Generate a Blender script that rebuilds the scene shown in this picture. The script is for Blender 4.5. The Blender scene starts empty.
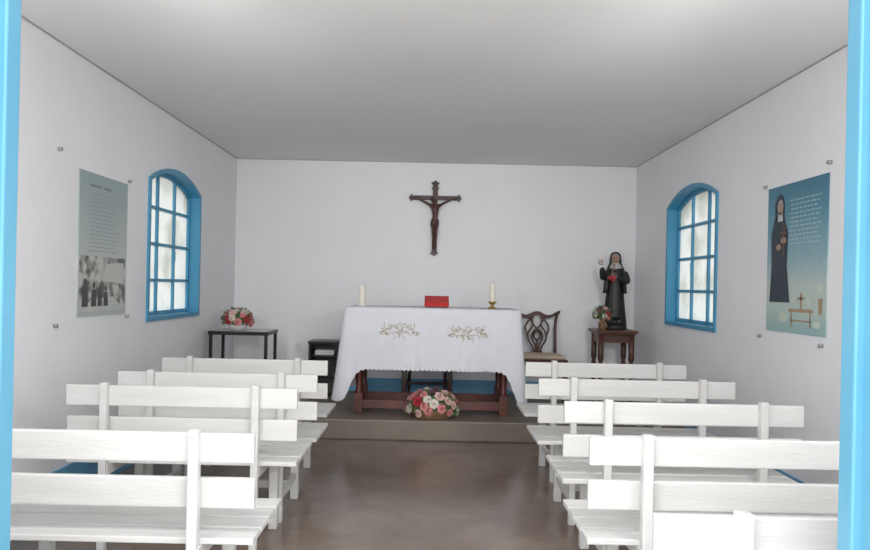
import bpy, bmesh, math, random
from mathutils import Vector, Matrix
random.seed(7)
pi=math.pi
S=bpy.context.scene
S.view_settings.view_transform='Standard'
S.view_settings.look='None'
S.view_settings.exposure=0.38

# ------------------------------------------------------------ materials
def mat(name,col,rough=.6,metal=0,col2=None,nscale=8,bump=0,bscale=60,spec=.5,stretch=None,ramp=(.35,.65)):
    m=bpy.data.materials.new(name); m.use_nodes=True
    nt=m.node_tree; b=nt.nodes['Principled BSDF']
    b.inputs['Base Color'].default_value=(*col,1); b.inputs['Roughness'].default_value=rough
    b.inputs['Metallic'].default_value=metal; b.inputs['Specular IOR Level'].default_value=spec
    tc=nt.nodes.new('ShaderNodeTexCoord'); mp=nt.nodes.new('ShaderNodeMapping')
    nt.links.new(tc.outputs['Object'],mp.inputs[0])
    if stretch: mp.inputs['Scale'].default_value=stretch
    if col2:
        n=nt.nodes.new('ShaderNodeTexNoise'); n.inputs['Scale'].default_value=nscale; n.inputs['Detail'].default_value=6
        r=nt.nodes.new('ShaderNodeValToRGB')
        r.color_ramp.elements[0].position=ramp[0]; r.color_ramp.elements[1].position=ramp[1]
        r.color_ramp.elements[0].color=(*col,1); r.color_ramp.elements[1].color=(*col2,1)
        nt.links.new(mp.outputs[0],n.inputs['Vector']); nt.links.new(n.outputs['Fac'],r.inputs[0]); nt.links.new(r.outputs[0],b.inputs['Base Color'])
    if bump:
        n2=nt.nodes.new('ShaderNodeTexNoise'); n2.inputs['Scale'].default_value=bscale; n2.inputs['Detail'].default_value=4
        bp=nt.nodes.new('ShaderNodeBump'); bp.inputs['Strength'].default_value=bump; bp.inputs['Distance'].default_value=.01
        nt.links.new(mp.outputs[0],n2.inputs['Vector']); nt.links.new(n2.outputs['Fac'],bp.inputs['Height']); nt.links.new(bp.outputs[0],b.inputs['Normal'])
    return m
M={}
M['wall']=mat('wall_paint',(.86,.863,.885),.85,col2=(.84,.843,.868),nscale=2.5,bump=.12,bscale=45,spec=.2)
M['ceil']=mat('ceiling_paint',(.84,.84,.84),.9,col2=(.82,.82,.82),nscale=1.5,spec=.1)
M['seam']=mat('seam_painted_shadow',(.40,.38,.37),.9)  # dark tone standing in for shade where wall meets ceiling
M['blue']=mat('blue_enamel',(.055,.28,.46),.4,col2=(.07,.32,.52),nscale=4)
M['doorblue']=mat('door_blue_enamel',(.10,.31,.45),.4,col2=(.12,.34,.48),nscale=4)
M['bluebase']=mat('blue_skirting',(.12,.34,.55),.5,col2=(.15,.39,.60),nscale=6)
M['bench']=mat('bench_white_paint',(.70,.69,.675),.45,col2=(.63,.62,.60),nscale=3,bump=.15,bscale=25,stretch=(.6,6,6))
M['wood']=mat('red_brown_wood',(.12,.03,.019),.35,col2=(.07,.019,.014),nscale=6,stretch=(1,6,1))
M['dkwood']=mat('dark_wood',(.05,.014,.011),.4,col2=(.025,.010,.009),nscale=10)
M['chairwood']=mat('chair_mahogany',(.09,.028,.017),.3,col2=(.05,.017,.011),nscale=8)
M['midwood']=mat('pedestal_wood',(.12,.047,.026),.4,col2=(.06,.026,.016),nscale=8)
M['corpus']=mat('carved_corpus',(.10,.033,.024),.4,col2=(.055,.02,.016),nscale=30)
M['cloth']=mat('altar_linen',(.72,.725,.775),.85,col2=(.68,.685,.735),nscale=5,bump=.2,bscale=14,spec=.1)
M['gold']=mat('gold_embroidery',(.42,.35,.25),.6)
M['brass']=mat('brass',(.45,.28,.10),.35,metal=.8)
M['wax']=mat('candle_wax',(.74,.71,.62),.5)
M['wick']=mat('wick',(.02,.02,.02),.9)
M['red']=mat('red_book',(.52,.025,.03),.45)
M['paper']=mat('paper',(.80,.78,.73),.8)
M['black']=mat('black_lacquer',(.012,.012,.014),.35)
M['greytop']=mat('table_top_pale',(.42,.43,.45),.25)
M['cushion']=mat('cushion_beige',(.52,.43,.33),.85,col2=(.43,.34,.27),nscale=40)
M['habit']=mat('black_habit',(.009,.009,.011),.5,col2=(.018,.016,.016),nscale=20)
M['white']=mat('wimple_white',(.45,.43,.40),.6)
M['bowl']=mat('bowl_white',(.70,.69,.67),.4)
M['skin']=mat('painted_skin',(.40,.22,.16),.5)
M['lip']=mat('painted_lip',(.35,.08,.06),.5)
M['pink']=mat('petal_pink',(.72,.27,.27),.7)
M['lpink']=mat('petal_light_pink',(.78,.52,.48),.7)
M['cream']=mat('petal_cream',(.75,.69,.61),.7)
M['rred']=mat('petal_red',(.46,.03,.045),.6)
M['purple']=mat('petal_dusty',(.23,.10,.16),.7)
M['leaf']=mat('leaf_green',(.055,.12,.04),.6,col2=(.11,.18,.06),nscale=20)
M['basket']=mat('basket_wicker',(.24,.14,.07),.7,col2=(.14,.08,.04),nscale=60)
M['steel']=mat('steel_pin',(.45,.43,.42),.3,metal=.8)
M['plastic']=mat('white_plastic',(.8,.8,.78),.4)
M['ground']=mat('ground_outside',(.38,.33,.29),.9,col2=(.30,.26,.22),nscale=3)
M['slot']=mat('socket_slot',(.05,.05,.05),.8)

# floor: polished burnt cement
def floor_mat(name,c1,c2,c3,rough):
    m=mat(name,c1,rough); nt=m.node_tree; b=nt.nodes['Principled BSDF']
    tc=nt.nodes.new('ShaderNodeTexCoord')
    n=nt.nodes.new('ShaderNodeTexNoise'); n.inputs['Scale'].default_value=1.6; n.inputs['Detail'].default_value=9; n.inputs['Roughness'].default_value=.65; n.inputs['Distortion'].default_value=.6
    r=nt.nodes.new('ShaderNodeValToRGB'); e=r.color_ramp.elements
    e[0].position=.30;e[0].color=(*c1,1);e[1].position=.72;e[1].color=(*c3,1)
    k=e.new(.5);k.color=(*c2,1)
    nt.links.new(tc.outputs['Object'],n.inputs['Vector']);nt.links.new(n.outputs['Fac'],r.inputs[0]);nt.links.new(r.outputs[0],b.inputs['Base Color'])
    n2=nt.nodes.new('ShaderNodeTexNoise'); n2.inputs['Scale'].default_value=4; n2.inputs['Detail'].default_value=5
    mr=nt.nodes.new('ShaderNodeMapRange'); mr.inputs['To Min'].default_value=max(.08,rough-.08); mr.inputs['To Max'].default_value=rough+.12
    nt.links.new(tc.outputs['Object'],n2.inputs['Vector']);nt.links.new(n2.outputs['Fac'],mr.inputs['Value']);nt.links.new(mr.outputs[0],b.inputs['Roughness'])
    return m
M['floor']=floor_mat('polished_cement_floor',(.165,.122,.094),(.225,.172,.136),(.29,.236,.195),.18)
M['plat']=floor_mat('cement_step',(.15,.118,.094),(.195,.157,.126),(.24,.20,.163),.4)

# frosted window glass
def glass():
    m=bpy.data.materials.new('frosted_glass'); m.use_nodes=True; nt=m.node_tree; nt.nodes.clear()
    o=nt.nodes.new('ShaderNodeOutputMaterial'); t=nt.nodes.new('ShaderNodeBsdfTranslucent'); g=nt.nodes.new('ShaderNodeBsdfGlossy'); x=nt.nodes.new('ShaderNodeMixShader')
    tc=nt.nodes.new('ShaderNodeTexCoord'); n=nt.nodes.new('ShaderNodeTexNoise'); n.inputs['Scale'].default_value=3.0
    r=nt.nodes.new('ShaderNodeValToRGB'); r.color_ramp.elements[0].color=(.155,.165,.145,1); r.color_ramp.elements[1].color=(.245,.255,.245,1)
    r.color_ramp.elements[0].position=.36; r.color_ramp.elements[1].position=.56
    g.inputs['Roughness'].default_value=.3; x.inputs[0].default_value=.06
    nt.links.new(tc.outputs['Object'],n.inputs['Vector']); nt.links.new(n.outputs['Fac'],r.inputs[0]); nt.links.new(r.outputs[0],t.inputs['Color'])
    nt.links.new(t.outputs[0],x.inputs[1]); nt.links.new(g.outputs[0],x.inputs[2]); nt.links.new(x.outputs[0],o.inputs[0])
    return m
M['glass']=glass()

def poster_mat(name,stops,z0,z1,noise=0):
    m=bpy.data.materials.new(name); m.use_nodes=True; nt=m.node_tree; b=nt.nodes['Principled BSDF']; b.inputs['Roughness'].default_value=.35
    tc=nt.nodes.new('ShaderNodeTexCoord'); s=nt.nodes.new('ShaderNodeSeparateXYZ'); mr=nt.nodes.new('ShaderNodeMapRange')
    mr.inputs['From Min'].default_value=z0; mr.inputs['From Max'].default_value=z1
    r=nt.nodes.new('ShaderNodeValToRGB'); e=r.color_ramp.elements
    e[0].position=stops[0][0]; e[0].color=(*stops[0][1],1); e[1].position=stops[-1][0]; e[1].color=(*stops[-1][1],1)
    for p,c in stops[1:-1]:
        k=e.new(p); k.color=(*c,1)
    nt.links.new(tc.outputs['Object'],s.inputs[0]); nt.links.new(s.outputs['Z'],mr.inputs['Value'])
    if noise:
        n=nt.nodes.new('ShaderNodeTexNoise'); n.inputs['Scale'].default_value=14; n.inputs['Detail'].default_value=4
        a=nt.nodes.new('ShaderNodeMath'); a.operation='MULTIPLY_ADD'; a.inputs[1].default_value=noise; 
        a2=nt.nodes.new('ShaderNodeMath'); a2.operation='SUBTRACT'; a2.inputs[1].default_value=noise*.5
        nt.links.new(tc.outputs['Object'],n.inputs['Vector']); nt.links.new(n.outputs['Fac'],a.inputs[0]); nt.links.new(mr.outputs[0],a.inputs[2])
        nt.links.new(a.outputs[0],a2.inputs[0]); nt.links.new(a2.outputs[0],r.inputs[0])
    else: nt.links.new(mr.outputs[0],r.inputs[0])
    nt.links.new(r.outputs[0],b.inputs['Base Color'])
    return m

# ------------------------------------------------------------ helpers
def link(o,parent=None):
    S.collection.objects.link(o)
    if parent: o.parent=parent
    return o
def empty(name,loc,rz=0):
    e=bpy.data.objects.new(name,None); e.empty_display_size=.1; e.location=loc; e.rotation_euler=(0,0,rz); return link(e)
def fin(name,bm,mats,parent=None,loc=(0,0,0),smooth=False,bevel=0,subd=0,solid=0):
    me=bpy.data.meshes.new(name); bmesh.ops.recalc_face_normals(bm,faces=bm.faces); bm.to_mesh(me); bm.free()
    if not isinstance(mats,(list,tuple)): mats=[mats]
    for m in mats: me.materials.append(m)
    if smooth:
        for p in me.polygons: p.use_smooth=True
    o=bpy.data.objects.new(name,me); o.location=loc; link(o,parent)
    if solid:
        k=o.modifiers.new('sol','SOLIDIFY'); k.thickness=solid; k.offset=0
    if bevel:
        k=o.modifiers.new('bev','BEVEL'); k.width=bevel; k.segments=2; k.limit_method='ANGLE'
    if subd:
        k=o.modifiers.new('sub','SUBSURF'); k.levels=subd; k.render_levels=subd
    return o
def bbox(bm,c,s,mi=0,rot=None):
    r=bmesh.ops.create_cube(bm,size=1)
    vs=r['verts']; bmesh.ops.scale(bm,vec=s,verts=vs)
    if rot: bmesh.ops.rotate(bm,cent=(0,0,0),matrix=rot,verts=vs)
    bmesh.ops.translate(bm,vec=c,verts=vs)
    for f in {f for v in vs for f in v.link_faces}: f.material_index=mi
def box(name,c,s,m,parent=None,bevel=.004,rot=None):
    bm=bmesh.new(); bbox(bm,c,s,0,rot); return fin(name,bm,m,parent,bevel=bevel)
def cyl(name,p0,p1,r0,r1,m,parent=None,seg=20,bevel=0):
    bm=bmesh.new(); p0=Vector(p0);p1=Vector(p1); d=p1-p0
    r=bmesh.ops.create_cone(bm,cap_ends=True,segments=seg,radius1=r0,radius2=r1,depth=d.length)
    q=d.to_track_quat('Z','Y').to_matrix()
    bmesh.ops.rotate(bm,cent=(0,0,0),matrix=q,verts=bm.verts); bmesh.ops.translate(bm,vec=(p0+p1)/2,verts=bm.verts)
    return fin(name,bm,m,parent,smooth=False if seg<10 else True,bevel=bevel)
def lathe(name,prof,m,parent=None,loc=(0,0,0),seg=28,fn=None,smooth=True,mfn=None):
    bm=bmesh.new(); rings=[]
    for (r,z) in prof:
        ring=[]
        for i in range(seg):
            a=2*pi*i/seg; x,y=r*math.cos(a),r*math.sin(a)
            if fn: x,y,z2=fn(a,r,z)
            else: z2=z
            ring.append(bm.verts.new((x,y,z2)))
        rings.append(ring)
    for a,b in zip(rings,rings[1:]):
        for i in range(seg):
            j=(i+1)%seg; bm.faces.new((a[i],a[j],b[j],b[i]))
    bm.faces.new(rings[0][::-1]); bm.faces.new(rings[-1])
    return fin(name,bm,m,parent,loc,smooth=smooth)
def extr(name,pts,y0,y1,m,parent=None,bevel=.003,axis='XZ'):
    bm=bmesh.new()
    def P(p,t):
        return (p[0],t,p[1]) if axis=='XZ' else ((t,p[0],p[1]) if axis=='YZ' else (p[0],p[1],t))
    a=[bm.verts.new(P(p,y0)) for p in pts]; b=[bm.verts.new(P(p,y1)) for p in pts]
    n=len(pts); bm.faces.new(a); bm.faces.new(b[::-1])
    for i in range(n):
        j=(i+1)%n; bm.faces.new((a[i],b[i],b[j],a[j]))
    return fin(name,bm,m,parent,bevel=bevel)
def tube(name,lines,r,m,parent=None,cyc=False):
    cu=bpy.data.curves.new(name,'CURVE'); cu.dimensions='3D'; cu.bevel_depth=r; cu.bevel_resolution=3
    for pts in lines:
        sp=cu.splines.new('NURBS'); sp.points.add(len(pts)-1)
        for p,q in zip(sp.points,pts): p.co=(*q,1)
        sp.order_u=3; sp.use_endpoint_u=True; sp.resolution_u=6
        if cyc: sp.use_cyclic_u=True
    cu.use_fill_caps=True
    cu.materials.append(m); o=bpy.data.objects.new(name,cu); return link(o,parent)
def skin(name,vs,es,rad,m,parent=None,sub=2,root=0):
    me=bpy.data.meshes.new(name); me.from_pydata(vs,es,[]); me.materials.append(m)
    o=bpy.data.objects.new(name,me); link(o,parent)
    k=o.modifiers.new('skin','SKIN'); k.use_smooth_shade=True
    for i,r in enumerate(rad):
        me.skin_vertices[0].data[i].radius=(r,r) if not isinstance(r,tuple) else r
        me.skin_vertices[0].data[i].use_root=(i==root)
    s=o.modifiers.new('sub','SUBSURF'); s.levels=sub; s.render_levels=sub
    return o
def chain(vs,es,rad,start,pts):
    """append chain to skeleton lists; pts=[(x,y,z,r)]"""
    prev=start
    for p in pts:
        vs.append(p[:3]); rad.append(p[3])
        if prev is not None: es.append((prev,len(vs)-1))
        prev=len(vs)-1
    return prev

# ------------------------------------------------------------ room
XL,XR=-2.09,2.165; YF0,YF1=1.13,1.30; YB=7.45; ZC=2.615; TH=.2; PY=5.86; PZ=.17
box('ground_outside',(0,3,-.16),(40,40,.1),M['ground'],bevel=0)
box('floor',((XL+XR)/2,(1.1+YB)/2,-.05),(XR-XL+2*TH,YB-1.1+.2,.1),M['floor'],bevel=0)
box('doorstep_slab',(0,.2,-.085),(3,1.8,.05),M['plat'],bevel=.01)
box('ceiling',((XL+XR)/2,(YF0+YB)/2,ZC+.06),(XR-XL+2*TH,YB-YF0+.4,.12),M['ceil'],bevel=0)
box('wall_back',((XL+XR)/2,YB+.1,ZC/2),(XR-XL+2*TH,.2,ZC),M['wall'],bevel=0)

def arch_pts(y0,y1,z0,zs,zt,n=16):
    """polygon (y,z) with segmental arch top"""
    w=(y1-y0)/2; h=zt-zs; R=(w*w+h*h)/(2*h); cz=zt-R; cy=(y0+y1)/2; a0=math.asin(w/R)
    pts=[(y0,z0),(y1,z0)]
    for i in range(n+1):
        a=a0-2*a0*i/n; pts.append((cy+R*math.sin(a),cz+R*math.cos(a)))
    return pts
def apply_bool(o,cutters):
    for c in cutters:
        k=o.modifiers.new('b','BOOLEAN'); k.operation='DIFFERENCE'; k.object=c; k.solver='EXACT'
    dg=bpy.context.evaluated_depsgraph_get(); me=bpy.data.meshes.new_from_object(o.evaluated_get(dg))
    o.modifiers.clear(); o.data=me
    for c in cutters: bpy.data.objects.remove(c,do_unlink=True)
WL=(5.15,6.28); WR=(5.31,6.42); WZ=(1.005,2.05,2.185)
NW=(2.0,3.1)   # unseen window pair added near the entrance to let in more daylight
def side_wall(name,x0,x1,wins):
    w=box(name,((x0+x1)/2,(YF0+YB+.2)/2,ZC/2),(x1-x0,YB+.2-YF0,ZC),M['wall'],bevel=0)
    cs=[extr('cut',arch_pts(a,b,*WZ),x0-.1,x1+.1,M['wall'],bevel=0,axis='YZ') for a,b in wins]
    apply_bool(w,cs); 
side_wall('wall_left',XL-TH,XL,[WL,NW]); side_wall('wall_right',XR,XR+TH,[WR,NW])
w=box('wall_front',((XL+XR)/2,(YF0+YF1)/2,ZC/2),(XR-XL+.02,YF1-YF0,ZC),M['wall'],bevel=0)
apply_bool(w,[box('cut',(0.0,1.2,1.05),(1.66,.5,2.26),M['wall'],bevel=0)])
# platform
box('floor_platform_step',((XL+XR)/2,(PY+YB)/2,PZ/2),(XR-XL,YB-PY,PZ),M['plat'],bevel=.012)
# skirting
box('baseboard_back',((XL+XR)/2,YB-.008,PZ+.07),(XR-XL,.016,.14),M['bluebase'],bevel=.002)
box('baseboard_left',(XL+.008,(YF1+PY)/2,.11),(.016,PY-YF1,.22),M['bluebase'],bevel=.002)
box('baseboard_right',(XR-.008,(YF1+PY)/2,.11),(.016,PY-YF1,.22),M['bluebase'],bevel=.002)
# thin dark strips painted in for the shadow line along the ceiling seam
box('seam_shade_1',(XL+.004,(YF1+YB)/2,ZC-.003),(.008,YB-YF1,.006),M['seam'],bevel=0)
box('seam_shade_2',(XR-.004,(YF1+YB)/2,ZC-.003),(.008,YB-YF1,.006),M['seam'],bevel=0)
box('seam_shade_3',((XL+XR)/2,YB-.003,ZC-.003),(XR-XL,.006,.006),M['seam'],bevel=0)

# door frame
d=empty('door_1',(0,1.215,0))
for s,xx in ((-1,-.790),(1,.783)):
    nm='left' if s<0 else 'right'
    box('jamb_'+nm,(xx+s*.02,.0,1.07),(.040,.19,2.14),M['doorblue'],d)
    box('stop_'+nm,(xx-s*.006,.07,1.07),(.020,.045,2.12),M['doorblue'],d)
    box('casing_'+nm,(xx+s*.07,.095,1.09),(.10,.03,2.18),M['doorblue'],d)
    # door leaf folded back against the outer wall
    box('leaf_'+nm,(xx+s*.42,-.13,1.05),(.74,.035,2.06),M['doorblue'],d)
    for k in range(3):
        box('hinge_%s_%d'%(nm,k),(xx+s*.045,-.115,.3+.75*k),(.03,.03,.09),M['steel'],d)
box('lintel',(0,0,2.16),(1.64,.19,.05),M['doorblue'],d)

# windows
def window(name,xin,sgn,y0,y1):
    """xin: inner wall face, sgn: direction outward (-1 left,+1 right)"""
    e=empty(name,(xin,(y0+y1)/2,0)); cy=(y0+y1)/2; a,b=y0-cy,y1-cy; z0,zs,zt=WZ
    def ring(nm,out,inn,xa,xb):
        bm=bmesh.new(); n=len(out)
        V=[[bm.verts.new((x,p[0],p[1])) for p in q] for x in (xa,xb) for q in (out,inn)]
        for i in range(n):
            j=(i+1)%n
            bm.faces.new((V[0][i],V[0][j],V[1][j],V[1][i])); bm.faces.new((V[2][i],V[2][j],V[3][j],V[3][i]))
            bm.faces.new((V[0][i],V[0][j],V[2][j],V[2][i])); bm.faces.new((V[1][i],V[1][j],V[3][j],V[3][i]))
        return fin(nm,bm,M['blue'],e)
    g=.022
    O=arch_pts(a-.012,b+.012,z0-.012,zs+.008,zt+.012); I=arch_pts(a+g,b-g,z0+g,zs-.008,zt-g)
    O2=arch_pts(a,b,z0,zs,zt)
    ring('architrave',O,I,-sgn*.014,sgn*.0)
    ring('lining',O2,I,sgn*.0,sgn*.15)
    I2=arch_pts(a+g+.03,b-g-.03,z0+g+.03,zs-.022,zt-g-.03)
    ring('sash',arch_pts(a+g-.005,b-g+.005,z0+g-.005,zs-.006,zt-g+.004),I2,sgn*.075,sgn*.115)
    xg=sgn*.095
    bm=bmesh.new(); bm.faces.new([bm.verts.new((xg,p[0],p[1])) for p in arch_pts(a+g+.01,b-g-.01,z0+g+.01,zs-.02,zt-g-.01)])
    fin('pane',bm,M['glass'],e)
    ya,yb=a+g,b-g; za,zb=z0+g,zt-g
    bm=bmesh.new()
    w=yb-ya; h=zb-za
    for i in (1,2):
        y=ya+w*i/3; top=zt-g-.012-(zt-zs)*.12
        bbox(bm,(sgn*.09,y,(za+top)/2),(.03,.026,top-za))
    for i in (1,2,3):
        z=za+h*i/4-.01; bbox(bm,(sgn*.09,0,z),(.028,w,.024))
    fin('glazing_bars',bm,M['blue'],e,bevel=.003)
    box('handle',(sgn*.07,w/6-.02,1.5),(.02,.015,.09),M['blue'],e)
window('window_1',XL,-1,*WL); window('window_2',XR,1,*WR)
window('added_window_1',XL,-1,*NW); window('added_window_2',XR,1,*NW)  # added pair, out of view, for extra daylight

# ------------------------------------------------------------ benches
def bench(xi,xo,yb):
    """xi..xo x extents, yb rear (back board) depth"""
    L=abs(xo-xi); e=empty('church_bench',((xi+xo)/2,yb,0)); m=M['bench']; sd=.42
    box('back_rail_top',(0,.0,.752),(L,.022,.096),m,e,.004)
    box('back_rail_lower',(0,.015,.60),(L,.022,.10),m,e,.004)
    px=L/2-.19
    for s in (-1,1):
        box('post_%d'%s,(s*px,-.028,.408),(.034,.036,.816),m,e,.004)
        box('front_leg_%d'%s,(s*px,sd-.02,.215),(.045,.045,.43),m,e,.004)
        box('seat_bearer_%d'%s,(s*px,sd/2-.02,.405),(.04,sd+.02,.05),m,e,.003)
        box('foot_tie_%d'%s,(s*px,sd/2-.02,.14),(.03,sd-.02,.04),m,e,.003)
    n=4; w=.105
    for i in range(n):
        box('seat_slat_%d'%(i+1),(0,.045+i*(w+.008)+.01,.441),(L,w,.022),m,e,.004)
    box('front_apron',(0,sd+.008,.40),(L-.3,.018,.06),m,e,.003)
    box('long_stretcher',(0,sd/2-.02,.145),(2*px,.03,.04),m,e,.003)
for yb,xi,xo in ((1.57,.51,1.59),(2.38,.55,1.63),(3.12,.605,1.67),(3.89,.61,1.70),(4.73,.65,1.735),
                 (2.31,-.57,-1.655),(3.31,-.62,-1.71),(3.83,-.61,-1.70),(4.55,-.66,-1.735)):
    bench(xi,xo,yb)

# ------------------------------------------------------------ altar
AX0,AX1,AY0,AY1=-.745,.785,6.06,6.70; AZ=1.10
A=empty('altar_table',((AX0+AX1)/2,(AY0+AY1)/2,PZ)); hw=(AX1-AX0)/2; hd=(AY1-AY0)/2; h=AZ-PZ-.006
box('top',(0,0,h-.02),(2*hw-.02,2*hd-.02,.036),M['wood'],A)
lx=.635; ly=hd-.09
for i,(sx,sy) in enumerate(((-1,-1),(1,-1),(1,1),(-1,1))):
    x,y=sx*lx,sy*ly
    box('leg_block_%d'%i,(x,y,h-.16),(.075,.075,.25),M['wood'],A)
    lathe('leg_turned_%d'%i,[(.03,.17),(.036,.19),(.025,.22),(.03,.3),(.037,.42),(.033,.52),(.024,.58),(.036,.60),(.03,.64)],M['wood'],A,(x,y,0))
    box('leg_foot_%d'%i,(x,y,.09),(.075,.075,.18),M['wood'],A)
for s in (-1,1):
    box('apron_%d'%s,(0,s*ly,h-.10),(2*lx,.025,.12),M['wood'],A)
    box('apron_side_%d'%s,(s*lx,0,h-.10),(.025,2*ly,.12),M['wood'],A)
    box('stretcher_%d'%s,(0,s*ly,.085),(2*lx,.04,.075),M['wood'],A)
    box('stretcher_side_%d'%s,(s*lx,0,.085),(.04,2*ly,.075),M['wood'],A)
# cloth
C=empty('altar_cloth',((AX0+AX1)/2,(AY0+AY1)/2,0))
def perim(t):
    """t in 0..1 around rounded rect, start at front-left going right; returns (x,y,nx,ny)"""
    r=.03; W=2*hw;D=2*hd; segs=[('l',W-2*r),('c',pi*r/2),('l',D-2*r),('c',pi*r/2)]*2
    tot=sum(s[1] for s in segs); u=(t%1)*tot; x,y=-hw+r,-hd; dx,dy=1,0
    for k,l in segs:
        if u<=l or (k=='c' and u<=l+1e-9):
            if k=='l': return x+dx*u,y+dy*u,dy,-dx
            a=u/r; cx,cy=x-dy*r,y+dx*r
            nx,ny=dy,-dx; ca,sa=math.cos(a),math.sin(a); n2=(nx*ca-ny*sa,nx*sa+ny*ca)
            return cx+n2[0]*r,cy+n2[1]*r,n2[0],n2[1]
        if k=='l': x+=dx*l;y+=dy*l
        else:
            cx,cy=x-dy*r,y+dx*r; nx,ny=dy,-dx; n2=(-ny,nx); x,y=cx+n2[0]*r,cy+n2[1]*r; dx,dy=-dy,dx
        u-=l
    return x,y,dy,-dx
def cloth_pt(t,v):
    x,y,nx,ny=perim(t)
    # hem depth
    dcx=hw-abs(x); dcy=hd-abs(y)
    cdist=math.hypot(max(dcx,0),max(dcy,0))
    side=abs(nx)
    hem=.565
    hem-= .27*math.exp(-(cdist/.085)**2)
    hem-= side*.20*(1-math.exp(-(cdist/.085)**2))
    hem+= .006*math.sin(t*2*pi*110)
    z=AZ+.004+(hem-AZ)*v
    p=t*2*pi
    fold=(.012*math.sin(p*9+1)+.008*math.sin(p*17+.5)+.006*math.sin(p*31))*v**1.3
    corner=.085*math.exp(-(cdist/.10)**2)*v**1.2*(1 if x<0 else .45)
    off=.004+.022*v**.8+fold+corner
    if v<.06: off-= .012*(1-v/.06)**2
    return Vector((x+nx*off,y+ny*off,z))
bm=bmesh.new(); NT,NV=560,26; G=[]
for j in range(NV+1):
    v=(j/NV)**1.15
    G.append([bm.verts.new(cloth_pt(i/NT,v)) for i in range(NT)])
for j in range(NV):
    for i in range(NT):
        k=(i+1)%NT; bm.faces.new((G[j][i],G[j][k],G[j+1][k],G[j+1][i]))
bm.faces.new(G[0])
fin('linen_drape',bm,M['cloth'],C,smooth=True)
# embroidery following the linen front
W2=2*hw; tot=2*(2*hw-.06)+2*(2*hd-.06)+2*pi*.03
def on_front(x,z):
    t=(x+hw-.03)/tot
    lo,hi=0,1
    for _ in range(22):
        mid=(lo+hi)/2
        if cloth_pt(t,mid).z>z: lo=mid
        else: hi=mid
    p=cloth_pt(t,lo); return (p.x,p.y-.0035,z)
def motif(cx,cz,mir):
    L=[]
    def crv(f,n=16): L.append([on_front(cx+mir*f(i/n)[0],cz+f(i/n)[1]) for i in range(n+1)])
    for s in (-1,1):
        crv(lambda u:(s*(.01+.17*u),.03*math.sin(u*pi*1.6)+.01))
        crv(lambda u:(s*(.09+.05*u*math.cos(u*7)),.045+.045*u*math.sin(u*7)))
        crv(lambda u:(s*(.05+.05*math.cos(pi*u)),-.045+.035*math.sin(pi*u)))
        crv(lambda u:(s*(.14+.03*math.cos(u*6)),-.01+.025*math.sin(u*6)*u))
        crv(lambda u:(s*(.03+.02*u),-.04-.03*u))
    crv(lambda u:(.022*math.cos(u*2*pi),.035+.028*math.sin(u*2*pi)))
    crv(lambda u:(.0,-.06+.07*u),4)
    return L
mx0=-.285;mx1=.31
tube('gold_embroidery',motif(mx0,.905,1)+motif(mx1,.895,1),.0028,M['gold'],C)
bm=bmesh.new()
for cx,cz in ((mx0,.905),(mx1,.895)):
    for k in range(26):
        a=random.uniform(-.16,.16); b=random.uniform(-.05,.07)*(1-abs(a)*2)
        p=on_front(cx+a,cz+b); r=.008
        q=bmesh.ops.create_circle(bm,cap_ends=True,segments=6,radius=r); 
        bmesh.ops.rotate(bm,cent=(0,0,0),matrix=Matrix.Rotation(pi/2,3,'X'),verts=q['verts']); bmesh.ops.scale(bm,vec=(random.uniform(.6,1.6),1,random.uniform(.5,1.2)),verts=q['verts'])
        bmesh.ops.translate(bm,vec=Vector(p)+Vector((0,-.002,0)),verts=q['verts'])
fin('gold_leaves',bm,M['gold'],C)

# altar items
T=AZ+.006
c=empty('altar_candle',(-.62,6.33,T))
lathe('wax',[(.028,0),(.030,.003),(.029,.185),(.024,.192),(.02,.186),(.004,.184)],M['wax'],c); cyl('wick',(0,0,.18),(.002,0,.20),.0015,.001,M['wick'],c,8)
c=empty('candle_on_stand',(.56,6.36,T))
lathe('brass_stand',[(.045,0),(.046,.006),(.03,.012),(.014,.022),(.012,.035),(.022,.042),(.03,.05),(.038,.056),(.038,.064),(.01,.064)],M['brass'],c)
lathe('wax',[(.026,.064),(.027,.07),(.027,.232),(.022,.24),(.018,.234),(.003,.232)],M['wax'],c); cyl('wick',(0,0,.23),(.002,0,.25),.0015,.001,M['wick'],c,8)
c=empty('missal_book',(.055,6.36,T))
rx=Matrix.Rotation(math.radians(24),3,'X')
box('stand_base',(0,0,.006),(.20,.16,.012),M['wood'],c,.002)
box('stand_rest',(0,.05,.025),(.16,.02,.035),M['wood'],c,.002)
box('pages',(0,0,.055),(.205,.145,.024),M['paper'],c,.002,rx)
box('cover_bottom',(0,.005,.042),(.22,.158,.005),M['red'],c,.001,rx)
box('cover_top',(0,-.006,.070),(.22,.158,.005),M['red'],c,.001,rx)
box('cover_front_edge',(0,-.082,.027),(.22,.005,.036),M['red'],c,.001,rx)

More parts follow.
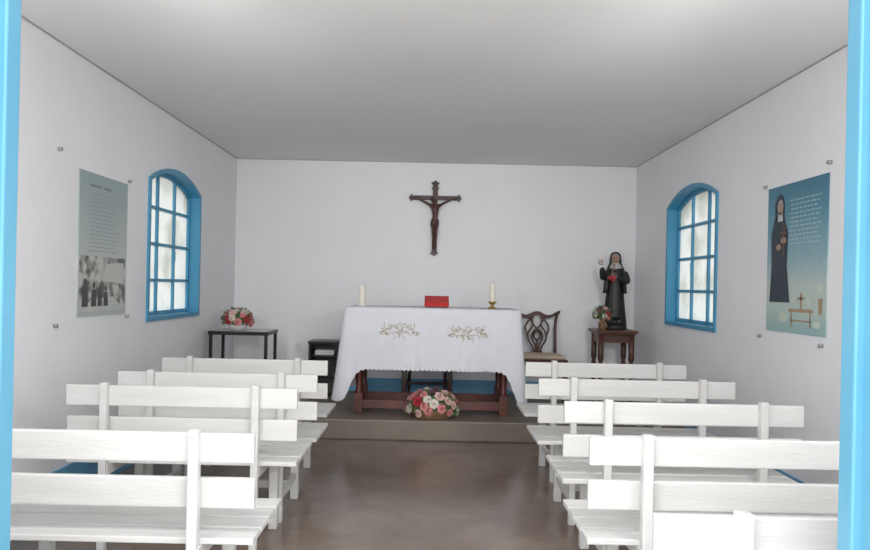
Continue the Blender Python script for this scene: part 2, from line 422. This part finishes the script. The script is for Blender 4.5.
# ------------------------------------------------------------ flowers
def rose(bm,c,dirv,r,mi,rot=0):
    d=Vector(dirv).normalized(); q=d.to_track_quat('Z','Y').to_matrix(); c=Vector(c)
    for (n,o,hh,a0) in ((3,.18,.75,0),(4,.42,.70,.5),(5,.72,.55,.2),(6,1.0,.30,.8)):
        for k in range(n):
            ac=rot+a0+2*pi*k/n; w=pi/n*1.25; gr=[]
            for v in (0,.4,.75,1):
                row=[]
                for u in (-1,-.5,0,.5,1):
                    a=ac+u*w*(.5+.5*min(1,v*1.5)); rr=r*(.08+o*(v**.8)); rr*= (1-.12*abs(u)) if v==1 else 1
                    zz=r*(hh*math.sin(min(v,1)*pi*.62)*1.15-.25-.10*abs(u)**2*v)
                    row.append(bm.verts.new(c+q@Vector((rr*math.cos(a),rr*math.sin(a),zz))))
                gr.append(row)
            for i in range(3):
                for j in range(4):
                    f=bm.faces.new((gr[i][j],gr[i][j+1],gr[i+1][j+1],gr[i+1][j])); f.material_index=mi; f.smooth=True
def leafq(bm,c,dirv,l,mi):
    d=Vector(dirv).normalized(); sd=d.cross(Vector((random.uniform(-1,1),random.uniform(-1,1),.6))).normalized(); up=d.cross(sd); c=Vector(c)
    w=l*.28; L=[bm.verts.new(c+d*l*t+sd*w*x-up*w*.3*abs(x)) for t,x in ((0,0),(.3,1),(.65,.8),(1,0),(.65,-.8),(.3,-1))]
    m1=bm.verts.new(c+d*l*.33); m2=bm.verts.new(c+d*l*.68)
    for f in ((L[0],L[1],m1),(L[1],L[2],m2,m1),(L[2],L[3],m2),(L[3],L[4],m2),(L[4],L[5],m1,m2),(L[5],L[0],m1)):
        k=bm.faces.new(f); k.material_index=mi; k.smooth=True
FM=['pink','lpink','cream','rred','purple','leaf']
def bouquet(name,par,cen,rx,ry,rz,n,fr,wts,nleaf=60,zmin=-.1):
    bm=bmesh.new(); cen=Vector(cen)
    for k in range(n):
        zc=1-(k+.5)/n*(1-zmin); a=k*2.39996+random.uniform(-.2,.2); q=math.sqrt(max(0,1-zc*zc))
        dv=Vector((q*math.cos(a),q*math.sin(a),zc)); p=cen+Vector((dv.x*rx,dv.y*ry,dv.z*rz))
        rose(bm,p,dv,fr*random.uniform(.8,1.15),random.choices(range(5),wts)[0],random.random()*6)
    for k in range(nleaf):
        a=random.uniform(0,2*pi); zc=random.uniform(zmin,1); q=math.sqrt(max(0,1-zc*zc)); dv=Vector((q*math.cos(a),q*math.sin(a),zc))
        leafq(bm,cen+Vector((dv.x*rx,dv.y*ry,dv.z*rz))*.8,dv+Vector((random.uniform(-.4,.4),random.uniform(-.4,.4),random.uniform(-.3,.3))),fr*1.7,5)
    fin(name,bm,[M[x] for x in FM],par)
    # inner foliage core
    bm=bmesh.new(); bmesh.ops.create_icosphere(bm,subdivisions=2,radius=1)
    for v in bm.verts:
        v.co=Vector((v.co.x*rx*.8,v.co.y*ry*.8,max(v.co.z,zmin)*rz*.8))*random.uniform(.9,1.08)+cen
    fin('foliage_core',bm,M['leaf'],par)
f=empty('altar_flower_arrangement',(.03,5.985,PZ))
lathe('basket',[(.12,0),(.13,.01),(.15,.06),(.16,.075),(.15,.075),(.1,.07)],M['basket'],f,fn=lambda a,r,z:(r*math.cos(a)*1.15,r*math.sin(a)*.62,z))
bouquet('roses',f,(0,0,.08),.22,.085,.165,44,.039,(4,4,4,.7,1.6),80,-.25)

# ------------------------------------------------------------ crucifix
X=empty('wall_crucifix',(.025,YB,0)); 
def bud(cx,cz,dx,dz,w):
    px,pz=-dz,dx
    P=[(-.0,-1),(.35,-1),(.5,-1.5),(.8,-1.7),(1.15,-1.4),(1.3,-.7),(1.75,-.45),(1.9,0)]
    pts=[(cx+dx*a*w+px*b*w,cz+dz*a*w+pz*b*w) for a,b in P]+[(cx+dx*a*w-px*b*w,cz+dz*a*w-pz*b*w) for a,b in P[:-1][::-1]]
    return pts
bw=.026
box('upright',(0,-.018,2.02),(2*bw,.028,.72),M['dkwood'],X,.004)
box('crossbar',(0,-.0185,2.235),(.48,.026,2*bw-.006),M['dkwood'],X,.004)
extr('finial_top',bud(0,2.37,0,1,bw),-.033,-.003,M['dkwood'],X)
extr('finial_foot',bud(0,1.67,0,-1,bw),-.033,-.003,M['dkwood'],X)
extr('finial_left',bud(-.235,2.235,-1,0,bw*.9),-.033,-.003,M['dkwood'],X)
extr('finial_right',bud(.235,2.235,1,0,bw*.9),-.033,-.003,M['dkwood'],X)
vs=[(0,-.06,1.985)];es=[];rad=[(.030,.020)]
t=chain(vs,es,rad,0,[(0.004,-.062,2.03,.026),(0.004,-.066,2.09,.036),(0,-.066,2.135,.036),(-.004,-.066,2.165,.014)])
hd_=chain(vs,es,rad,t,[(-.012,-.074,2.185,.015),(-.018,-.08,2.205,.023),(-.018,-.078,2.225,.019)])
for s in (-1,1):
    chain(vs,es,rad,3,[(s*.045,-.062,2.15,.017),(s*.115,-.052,2.19,.013),(s*.19,-.04,2.225,.009),(s*.215,-.036,2.235,.010),(s*.235,-.036,2.238,.005)])
    chain(vs,es,rad,0,[(s*.017,-.062,1.955,.022),(s*.016,-.085,1.87,.017),(s*.012,-.06,1.80,.015),(s*.008,-.052,1.725,.010),(s*.008,-.07,1.700,.010),(s*.008,-.075,1.685,.006)])
skin('corpus',vs,es,rad,M['corpus'],X)
lathe('loincloth',[(.022,1.925),(.04,1.93),(.042,1.96),(.038,1.995),(.03,2.005),(.02,2.004)],M['corpus'],X,(0,-.062,0),fn=lambda a,r,z:(r*math.cos(a)*1.05*(1+.08*math.sin(7*a)),r*math.sin(a)*.72*(1+.08*math.sin(7*a)),z+.006*math.sin(2*a)))
bm=bmesh.new(); bmesh.ops.create_icosphere(bm,subdivisions=3,radius=.026)
for v in bm.verts:
    if v.co.z<-.005 and v.co.y<0: v.co.z*=1.3
    v.co.y*=.8
fin('hair_and_beard',bm,M['dkwood'],X,(-.018,-.068,2.208),smooth=True)
box('footrest',(0,-.045,1.682),(.05,.03,.014),M['dkwood'],X,.002)
box('inscription_plate',(0,-.036,2.335),(.07,.008,.03),M['midwood'],X,.002)

# ------------------------------------------------------------ chairs
def chair(x,y):
    e=empty('carved_dining_chair',(x,y,PZ)); m=M['chairwood']; w=.235
    # seat frame trapezoid, facing -Y
    extr('seat_frame',[(-.25,-.21),(.25,-.21),(.20,.19),(-.20,.19)],.37,.425,m,e,.006,'XY')
    extr('cushion',[(-.235,-.20),(.235,-.20),(.185,.16),(-.185,.16)],.425,.465,M['cushion'],e,.016,'XY')
    for s in (-1,1):
        extr('front_leg_%d'%s,[(s*.25,0),(s*.205,0),(s*.195,.38),(s*.25,.38)],-.215,-.17,m,e,.005)
        vs=[(s*.185,.17,.40),(s*.185,.175,.2),(s*.19,.215,0.01)];skin('rear_leg_%d'%s,vs,[(0,1),(1,2)],[.02,.018,.016],m,e,1)
        tube('stile_%d'%s,[[(s*.185,.18,.36),(s*.19,.185,.55),(s*.185,.21,.70),(s*.20,.235,.82),(s*.215,.245,.865)]],.016,m,e)
        box('side_stretcher_%d'%s,(s*.21,0,.14),(.02,.36,.028),m,e)
    box('cross_stretcher',(0,0,.14),(.41,.02,.028),m,e)
    top=[];bot=[]
    for i in range(25):
        u=-1+2*i/24; xx=u*.245
        top.append((xx,.875+.020*math.cos(u*pi*2)-.005+.012*abs(u)**4)); bot.append((xx*.97,.83+.016*math.cos(u*pi*2)+.015*abs(u)**2))
    extr('crest_rail',bot+top[::-1],.228,.256,m,e,.004)
    extr('splat_shoe',[(-.075,.42),(.075,.42),(.05,.475),(-.05,.475)],.17,.20,m,e,.003)
    L=[]
    def yy(z): return .183+.055*max(0,(z-.45)/.4)
    def cv(pts): L.append([(a,yy(b),b) for a,b in pts])
    for s in (-1,1):
        cv([(s*.035,.46),(s*.04,.52),(s*.095,.58),(s*.10,.66),(s*.045,.73),(s*.04,.78),(s*.11,.84)])
        cv([(s*.015,.46),(s*.015,.54),(s*.06,.60),(s*.05,.67),(-s*.02,.72),(-s*.06,.78),(-s*.04,.84)])
        cv([(s*.10,.64),(s*.13,.70),(s*.11,.76),(s*.075,.80),(s*.06,.84)])
    cv([(0,.46),(0,.55),(0,.60)])
    L.append([(.035*math.cos(a),yy(.63),.635+.045*math.sin(a)) for a in [i*2*pi/12 for i in range(13)]])
    tube('pierced_splat',L,.0095,m,e)
chair(1.12,7.12); chair(-.02,7.12)

# ------------------------------------------------------------ pedestal + saint statue
PX,PYY=1.82,6.98
e=empty('pedestal_stand',(PX,PYY,PZ)); ph=.735
box('top',(0,0,ph-.014),(.40,.40,.028),M['midwood'],e,.006)
box('top_moulding',(0,0,ph-.038),(.36,.36,.02),M['midwood'],e,.006)
for s in (-1,1):
    box('apron_fb_%d'%s,(0,s*.145,ph-.085),(.29,.018,.075),M['midwood'],e)
    box('apron_side_%d'%s,(s*.155,0,ph-.085),(.018,.27,.075),M['midwood'],e)
    for q in (-1,1):
        lathe('leg_%d_%d'%(s,q),[(.018,0),(.022,.02),(.016,.05),(.023,.12),(.02,.25),(.026,.38),(.018,.42),(.028,.45),(.028,.69)],M['midwood'],e,(s*.15,q*.14,0),seg=16)
    box('stretcher_%d'%s,(s*.15,0,.12),(.02,.26,.02),M['midwood'],e)
box('shelf',(0,0,.135),(.30,.27,.014),M['midwood'],e)

Z=PZ+ph
s_=empty('saint_nun_statue',(PX+.03,PYY+.06,Z),rz=math.radians(-8))
lathe('base',[(.115,0),(.12,.005),(.12,.035),(.11,.045)],M['habit'],s_,seg=32)
prof=[(.112,.04),(.108,.08),(.100,.16),(.092,.26),(.085,.36),(.078,.43),(.076,.47),(.082,.52),(.088,.56),(.080,.60),(.055,.63),(.03,.645),(.028,.66)]
def hab(a,r,z):
    k=max(0,1-z/.5); f=1+.085*math.sin(11*a+z*4)*k+.04*math.sin(5*a+1)*k
    sx=1.0 if z<.5 else 1.12
    return r*f*math.cos(a)*sx,r*f*math.sin(a)*.82,z
lathe('habit',prof,M['habit'],s_,seg=88,fn=hab)
# scapular front panel
bm=bmesh.new(); g=[]
for j in range(15):
    z=.10+.50*j/14; row=[]
    for i in range(9):
        a=-pi/2+(i-4)*.11; r=None
        for (r0,z0),(r1,z1) in zip(prof,prof[1:]):
            if z0<=z<=z1: r=r0+(r1-r0)*(z-z0)/(z1-z0)
        row.append(bm.verts.new(((r+.012)*math.cos(a),(r+.012)*math.sin(a)*.84-.003,z)))
    g.append(row)
for j in range(14):
    for i in range(8): bm.faces.new((g[j][i],g[j][i+1],g[j+1][i+1],g[j+1][i]))
fin('scapular',bm,M['habit'],s_,smooth=True,solid=.004)
tube('belt',[[(.082*math.cos(a),.069*math.sin(a),.455) for a in [i*2*pi/20 for i in range(21)]]],.006,M['dkwood'],s_)
# head
H=Vector((-.004,-.012,.705))
bm=bmesh.new(); bmesh.ops.create_uvsphere(bm,u_segments=40,v_segments=28,radius=1)
for v in bm.verts:
    x,y,z=v.co
    fx=.036*x*(1-.22*max(0,-z)); fy=.042*y; fz=.050*z
    if y<0:
        n=math.exp(-((x/.16)**2+((z+.10)/.22)**2)); fy-=.010*n
        for sx in (-.36,.36): fy+=.005*math.exp(-(((x-sx)/.17)**2+((z-.12)/.12)**2))
        fy-=.003*math.exp(-((x/.3)**2+((z+.78)/.16)**2)); fy-=.0025*math.exp(-((x/.22)**2+((z+.45)/.07)**2))
    v.co=(fx,fy,fz)
fin('face',bm,M['skin'],s_,H,smooth=True)
for sx in (-1,1):
    bm=bmesh.new(); bmesh.ops.create_uvsphere(bm,u_segments=12,v_segments=8,radius=.0045); bmesh.ops.scale(bm,vec=(1.3,.5,.6),verts=bm.verts)
    fin('eye_%d'%sx,bm,M['wick'],s_,H+Vector((sx*.0125,-.0365,.006)),smooth=True)
    tube('brow_%d'%sx,[[H+Vector((sx*.006,-.040,.014)),H+Vector((sx*.013,-.040,.018)),H+Vector((sx*.021,-.036,.014))]],.0011,M['dkwood'],s_)
bm=bmesh.new(); bmesh.ops.create_uvsphere(bm,u_segments=12,v_segments=8,radius=.007); bmesh.ops.scale(bm,vec=(1.1,.5,.4),verts=bm.verts)
fin('mouth',bm,M['lip'],s_,H+Vector((0,-.0385,-.0235)),smooth=True)
# wimple ring + small collar
tube('wimple',[[H+Vector((.035*math.cos(a),-.012-.006*math.sin(a),.049*math.sin(a))) for a in [i*2*pi/24 for i in range(25)]]],.0055,M['white'],s_)
bm=bmesh.new(); g=[]
for j in range(8):
    q=j/7; row=[]
    for i in range(15):
        a=-pi/2+(i-7)*.15; r=.034+.034*q; zz=.665-.045*q-.015*q*math.cos((i-7)*.19)
        row.append(bm.verts.new((r*math.cos(a)*1.1,r*math.sin(a)*.95-.012*(1),zz)))
    g.append(row)
for j in range(7):
    for i in range(14): bm.faces.new((g[j][i],g[j][i+1],g[j+1][i+1],g[j+1][i]))
fin('bib',bm,M['white'],s_,smooth=True,solid=.004)
# veil
bm=bmesh.new(); g=[]
vp=[(.004,.775),(.028,.770),(.045,.755),(.053,.73),(.056,.70),(.060,.66),(.078,.62),(.100,.57),(.108,.50),(.110,.42),(.115,.36)]
for r,z in vp:
    row=[]; op=1.0 if z<.74 else .55+.45*(.775-z)/.035
    for i in range(37):
        u=-1+2*i/36; a=pi/2+u*(pi-.78*min(1,op))
        f=1+.05*math.sin(12*a)*max(0,(.7-z)/.3)
        row.append(bm.verts.new((r*f*math.cos(a)*.98,r*f*math.sin(a)*.88+.004,z)))
    g.append(row)
for j in range(len(vp)-1):
    for i in range(36): bm.faces.new((g[j][i],g[j][i+1],g[j+1][i+1],g[j+1][i]))
fin('veil',bm,M['habit'],s_,smooth=True,solid=.006)
# arms and hands
def hand(name,p,fwd,side,sc,par):
    p=Vector(p); f=Vector(fwd).normalized(); sd=Vector(side).normalized(); nn=f.cross(sd)
    vs=[tuple(p)];es=[];rad=[.009*sc]
    a=chain(vs,es,rad,0,[(*(p+f*.018*sc),(.012*sc))])
    skin(name+'_palm',vs,es,rad,M['skin'],par,2)
    for k,(o,l) in enumerate(((-.011,.026),(-.004,.031),(.004,.029),(.011,.022))):
        b=p+f*.02*sc+sd*o*sc; skin('%s_finger_%d'%(name,k+1),[tuple(b),tuple(b+f*l*.5*sc+sd*o*.3*sc+nn*.003),tuple(b+f*l*sc*.95+sd*o*.3*sc+nn*.009)],[(0,1),(1,2)],[.0036*sc,.0034*sc,.0026*sc],M['skin'],par,1)
    b=p+f*.008*sc-sd*.008*sc; skin(name+'_thumb',[tuple(b),tuple(b-sd*.012*sc+f*.008*sc),tuple(b-sd*.014*sc+f*.02*sc)],[(0,1),(1,2)],[.0045*sc,.004*sc,.003*sc],M['skin'],par,1)
skin('sleeve_raised',[(-.075,0,.585),(-.125,-.04,.50),(-.135,-.085,.575),(-.14,-.10,.62)],[(0,1),(1,2),(2,3)],[.036,.036,.032,.024],M['habit'],s_,2)
hand('raised_hand',(-.14,-.10,.635),(-.35,-.1,1),(1,0,.2),1.35,s_)
skin('sleeve_chest',[(.085,0,.585),(.12,-.03,.47),(.05,-.095,.50),(.02,-.108,.515)],[(0,1),(1,2),(2,3)],[.036,.038,.034,.024],M['habit'],s_,2)
hand('chest_hand',(.008,-.115,.52),(-1,-.1,.35),(0,-.2,1),1.25,s_)
box('held_cross_upright',(-.045,-.135,.57),(.012,.009,.17),M['wood'],s_,.002,Matrix.Rotation(.25,3,'Y'))
box('held_cross_bar',(-.037,-.135,.60),(.075,.009,.012),M['wood'],s_,.002,Matrix.Rotation(.25,3,'Y'))
bm=bmesh.new()
for k in range(5): rose(bm,(-.05+random.uniform(-.03,.04),-.14,.51+random.uniform(-.02,.035)),(random.uniform(-.5,.5),-1,.4),.018,0,k)
fin('held_roses',bm,[M['rred']],s_)
# vase with flowers beside the statue
f=empty('flower_vase',(PX-.135,PYY-.14,Z))
lathe('vase',[(.03,0),(.034,.01),(.045,.04),(.04,.075),(.025,.09),(.033,.105),(.028,.105)],M['basket'],f)
bouquet('flowers',f,(0,0,.15),.085,.055,.075,20,.026,(1,1,5,1.5,1),110,-.5)

# ------------------------------------------------------------ left console table with bouquet
tx0,tx1,ty0,ty1=-2.02,-1.48,6.38,6.80
e=empty('black_side_table',((tx0+tx1)/2,(ty0+ty1)/2,PZ)); w=(tx1-tx0)/2; dd=(ty1-ty0)/2; h=.68
box('top_panel',(0,0,h-.006),(2*w-.012,2*dd-.012,.012),M['greytop'],e,.003)
for s in (-1,1):
    box('rim_fb_%d'%s,(0,s*(dd-.006),h-.018),(2*w,.022,.034),M['black'],e,.003)
    box('rim_side_%d'%s,(s*(w-.006),0,h-.018),(.022,2*dd,.034),M['black'],e,.003)
    for q in (-1,1): box('leg_%d_%d'%(s,q),(s*(w-.018),q*(dd-.018),(h-.03)/2),(.028,.028,h-.03),M['black'],e,.003)
    box('low_stretcher_%d'%s,(s*(w-.018),0,.12),(.02,2*dd-.05,.02),M['black'],e,.003)
f=empty('table_flower_bouquet',(-1.80,6.56,PZ+h))
lathe('bowl',[(.05,0),(.07,.008),(.085,.04),(.09,.05),(.08,.05)],M['bowl'],f)
bouquet('roses',f,(0,0,.09),.135,.10,.10,28,.036,(4,5,4,1.5,.3),70,-.3)

# small black stand by the altar
e=empty('black_nightstand',(-1.06,7.12,PZ)); h=.555
box('top',(0,0,h-.012),(.31,.30,.024),M['black'],e)
for s in (-1,1):
    box('side_%d'%s,(s*.138,0,(h-.024)/2),(.022,.27,h-.024),M['black'],e)
box('shelf',(0,0,.20),(.256,.26,.016),M['black'],e)
box('shelf_upper',(0,0,h-.15),(.256,.26,.016),M['black'],e)
box('back_panel',(0,.125,h/2),(.256,.01,h-.05),M['black'],e)
box('drawer_front',(0,-.128,.11),(.25,.014,.15),M['black'],e)
lathe('drawer_knob',[(.004,0),(.012,.01),(.009,.02)],M['brass'],e,(0,-.14,.11),seg=12)
bm=bmesh.new()
for k in range(4): bbox(bm,(.01*(k%2),-.01,h-.134+k*.012),(.19,.15,.011))
fin('stack_of_papers',bm,M['paper'],e)
e=empty('wall_socket',(-1.395,YB,.64))
box('plate',(0,-.006,0),(.07,.012,.11),M['plastic'],e,.004); 
for s in (-1,1): cyl('hole_%d'%s,(s*.01,-.0125,0),(s*.01,-.0115,0),.004,.004,M['slot'],e,10)

# ------------------------------------------------------------ posters
def wp(side,y,z,off): return (XL+off,y,z) if side<0 else (XR-off,y,z)
def flat(name,side,polys,off,m,par):
    bm=bmesh.new()
    for p in polys: bm.faces.new([bm.verts.new(wp(side,a,b,off)) for a,b in p])
    return fin(name,bm,m,par)
def rect(y0,y1,z0,z1): return [(y0,z0),(y1,z0),(y1,z1),(y0,z1)]
def ell(cy,cz,ry,rz,n=18): return [(cy+ry*math.cos(2*pi*i/n),cz+rz*math.sin(2*pi*i/n)) for i in range(n)]
def pins(side,par,pts):
    for k,(y,z) in enumerate(pts):
        a=Vector(wp(side,y,z,0)); b=Vector(wp(side,y,z,.02)); cyl('standoff_pin_%d'%k,a,b,.011,.011,M['steel'],par,14)
def inks(n,c): return mat(n,c,.5)
# left poster
e=empty('information_poster',(0,0,0))
z0,z1=1.07,1.95; y0,y1=4.13,4.78
bm=bmesh.new(); bbox(bm,((XL+.004),(y0+y1)/2,(z0+z1)/2),(.006,y1-y0,z1-z0))
fin('sheet',bm,poster_mat('poster_print_a',[(0,(.46,.51,.49)),(.4,(.54,.58,.56)),(.42,(.47,.53,.52)),(.8,(.35,.42,.42)),(1,(.30,.39,.40))],z0,z1),e)
T_=[]
for k in range(15):
    zz=z1-.13-k*.025; l=random.uniform(.30,.42)
    y=y0+.12
    while y<y0+.12+l:
        ww=random.uniform(.02,.06); T_.append(rect(y,min(y+ww,y0+.12+l),zz,zz+.006)); y+=ww+.012
flat('text_lines',-1,T_,.0085,inks('ink_a',(.27,.32,.32)),e)
flat('heading',-1,[rect(y0+.12,y0+.27,z1-.085,z1-.068),rect(y0+.30,y0+.40,z1-.085,z1-.068)],.0085,inks('ink_b',(.2,.24,.26)),e)
ph_=mat('photo_print',(.10,.105,.09),.4,col2=(.55,.56,.53),nscale=11,ramp=(.42,.58))
flat('photo_image',-1,[rect(y0+.005,y1-.02,z0+.03,z0+.37)],.0085,ph_,e)
flat('photo_path',-1,[[(y0+.01,z0+.03),(y1-.03,z0+.03),(y1-.2,z0+.12),(y0+.15,z0+.10)],[(y0+.3,z0+.22),(y1-.05,z0+.2),(y1-.05,z0+.34),(y0+.35,z0+.33)]],.0095,inks('photo_pale',(.55,.57,.54)),e)
P_=[]
for yy,s in ((y0+.08,1.1),(y0+.19,1),(y0+.27,.85),(y0+.35,.9)):
    P_+= [ell(yy,z0+.19*s,.018*s,.022*s),[(yy-.035*s,z0+.06),(yy+.035*s,z0+.06),(yy+.028*s,z0+.165*s),(yy-.028*s,z0+.165*s)]]
flat('photo_figures',-1,P_,.0105,inks('photo_dark',(.07,.07,.07)),e)
pins(-1,e,[(3.90,2.02),(4.80,1.975),(3.89,1.035),(4.80,1.05)])
# right poster
e=empty('saint_poster',(0,0,0)); y0,y1=3.82,4.50; z0,z1=1.065,1.965
bm=bmesh.new(); bbox(bm,((XR-.004),(y0+y1)/2,(z0+z1)/2),(.006,y1-y0,z1-z0))
fin('sheet',bm,poster_mat('poster_print_b',[(0,(.30,.47,.48)),(.16,(.47,.58,.53)),(.30,(.50,.58,.55)),(.5,(.25,.42,.47)),(.8,(.08,.25,.34)),(1,(.04,.17,.26))],z0,z1,.12),e)
T_=[]
for k in range(11):
    zz=z1-.11-k*.026; ya=y0+.06+.02*(k%3); y=ya
    while y<y0+.40:
        ww=random.uniform(.02,.05); T_.append(rect(y,min(y+ww,y0+.41),zz,zz+.007)); y+=ww+.012
flat('verse_text',1,T_,.0085,inks('ink_white',(.40,.54,.60)),e)
hy=4.34
flat('printed_habit',1,[[(hy-.13,z0+.18),(hy+.12,z0+.18),(hy+.10,z0+.40),(hy+.11,z0+.60),(hy+.07,z0+.70),(hy-.05,z0+.70),(hy-.10,z0+.60),(hy-.09,z0+.40)],
   [(hy-.05,z0+.68),(hy+.06,z0+.68),(hy+.07,z0+.78),(hy+.045,z0+.835),(hy+.005,z0+.85),(hy-.035,z0+.83),(hy-.055,z0+.77)]],.0085,inks('print_habit',(.025,.04,.06)),e)
flat('printed_wimple',1,[ell(hy-.005,z0+.765,.034,.047),[(hy-.035,z0+.68),(hy+.03,z0+.68),(hy+.025,z0+.74),(hy-.03,z0+.74)]],.0095,inks('print_white',(.48,.53,.52)),e)
flat('printed_face_hands',1,[ell(hy-.01,z0+.765,.026,.038),ell(hy-.05,z0+.56,.035,.02),ell(hy+.01,z0+.52,.03,.02)],.0105,inks('print_skin',(.36,.24,.18)),e)
flat('printed_cross',1,[rect(hy-.06,hy-.048,z0+.46,z0+.66),rect(hy-.09,hy-.015,z0+.60,z0+.612)],.0112,inks('print_brown',(.2,.1,.05)),e)
by=4.08
flat('printed_altar',1,[rect(by-.13,by+.14,z0+.125,z0+.145),rect(by-.11,by-.095,z0+.04,z0+.125),rect(by+.10,by+.115,z0+.04,z0+.125),rect(by-.01,by+.01,z0+.145,z0+.24),rect(by-.04,by+.04,z0+.20,z0+.215),rect(by-.11,by+.115,z0+.07,z0+.08),
   [(by-.22,z0+.12),(by-.19,z0+.12),(by-.18,z0+.21),(by-.23,z0+.21)]],.0085,inks('print_ochre',(.40,.28,.17)),e)
flat('printed_lilies',1,[ell(by+.08,z0+.2,.03,.02),ell(by-.08,z0+.19,.025,.02),ell(by+.2,z0+.09,.05,.03),ell(by-.17,z0+.06,.04,.02),ell(by-.2,z0+.27,.03,.03)],.0092,inks('print_pale',(.58,.64,.57)),e)
pins(1,e,[(3.81,2.02),(4.54,1.985),(4.58,1.02),(3.86,1.015)])

# ------------------------------------------------------------ unseen fill lamps added at the entrance end
em=bpy.data.materials.new('fill_lamp_glow'); em.use_nodes=True; b=em.node_tree.nodes['Principled BSDF']; b.inputs['Emission Color'].default_value=(1,.97,.93,1); b.inputs['Emission Strength'].default_value=4; b.inputs['Base Color'].default_value=(.9,.9,.9,1)  # glow shared by the added fill lamps
def fill_sconce(x,z,energy):  # invented wall fitting behind the view, brightens benches and walls
    e=empty('wall_lamp',(x,YF1,z))
    box('back_plate',(0,.008,0),(.12,.016,.20),M['plastic'],e)
    cyl('arm',(0,.01,0),(0,.10,0),.010,.010,M['steel'],e)
    lathe('shade',[(.03,-.10),(.06,-.10),(.07,-.06),(.07,.06),(.06,.10),(.03,.10)],em,e,(0,.13,0))
    ld=bpy.data.lights.new('wall_lamp_bulb','AREA'); ld.shape='DISK'; ld.size=.25; ld.energy=energy; ld.color=(1,.985,.965)
    lo=bpy.data.objects.new('fill_light',ld); lo.location=(0,.215,0); lo.rotation_euler=Vector((-x*.12,1,.16)).to_track_quat('-Z','Y').to_euler(); link(lo,e)
fill_sconce(-1.25,1.75,17); fill_sconce(1.25,1.75,17)
def fill_spot(name,loc,target,energy):  # invented ceiling fitting out of view, lifts the back wall
    e=empty(name,loc)
    lathe('rose',[(.05,-.02),(.055,-.015),(.055,0)],M['plastic'],e)
    cyl('stem',(0,0,-.015),(0,0,-.10),.008,.008,M['plastic'],e)
    d=(Vector(target)-(Vector(loc)+Vector((0,0,-.13)))).normalized(); c=Vector((0,0,-.13))
    cyl('reflector',c-d*.07,c+d*.05,.035,.07,M['plastic'],e); cyl('lens',c+d*.05,c+d*.055,.06,.06,em,e)
    ld=bpy.data.lights.new(name+'_bulb','SPOT'); ld.energy=energy; ld.spot_size=math.radians(66); ld.spot_blend=1.0; ld.shadow_soft_size=.25; ld.color=(1,.985,.97)
    lo=bpy.data.objects.new('fill_light',ld); lo.location=c+d*.08; lo.rotation_euler=d.to_track_quat('-Z','Y').to_euler(); link(lo,e)
fill_spot('fill_ceiling_spot',(-1.1,2.3,ZC),(-.9,7.4,1.5),90)
fill_spot('fill_ceiling_spot',(1.1,2.3,ZC),(.9,7.4,1.5),90)

# ------------------------------------------------------------ daylight
wd=bpy.data.worlds.new('overcast'); S.world=wd; wd.use_nodes=True
bg=wd.node_tree.nodes['Background']; bg.inputs[0].default_value=(.95,.975,1,1); bg.inputs[1].default_value=4.3
pl=bpy.data.lights.new('door_portal','AREA'); pl.shape='RECTANGLE'; pl.size=1.5; pl.size_y=2.1; pl.cycles.is_portal=True
po=bpy.data.objects.new('door_portal',pl); po.location=(0,1.12,1.05); po.rotation_euler=(pi/2,0,0); link(po)

# ------------------------------------------------------------ camera
cd=bpy.data.cameras.new('camera'); cam=bpy.data.objects.new('camera',cd); link(cam)
cam.location=(0,0,1.30); cam.rotation_euler=(pi/2,-math.radians(1.2),0)
cd.sensor_width=36; cd.lens=36*700/870; cd.shift_x=4/870; cd.shift_y=11/870; cd.clip_start=.05
S.camera=cam
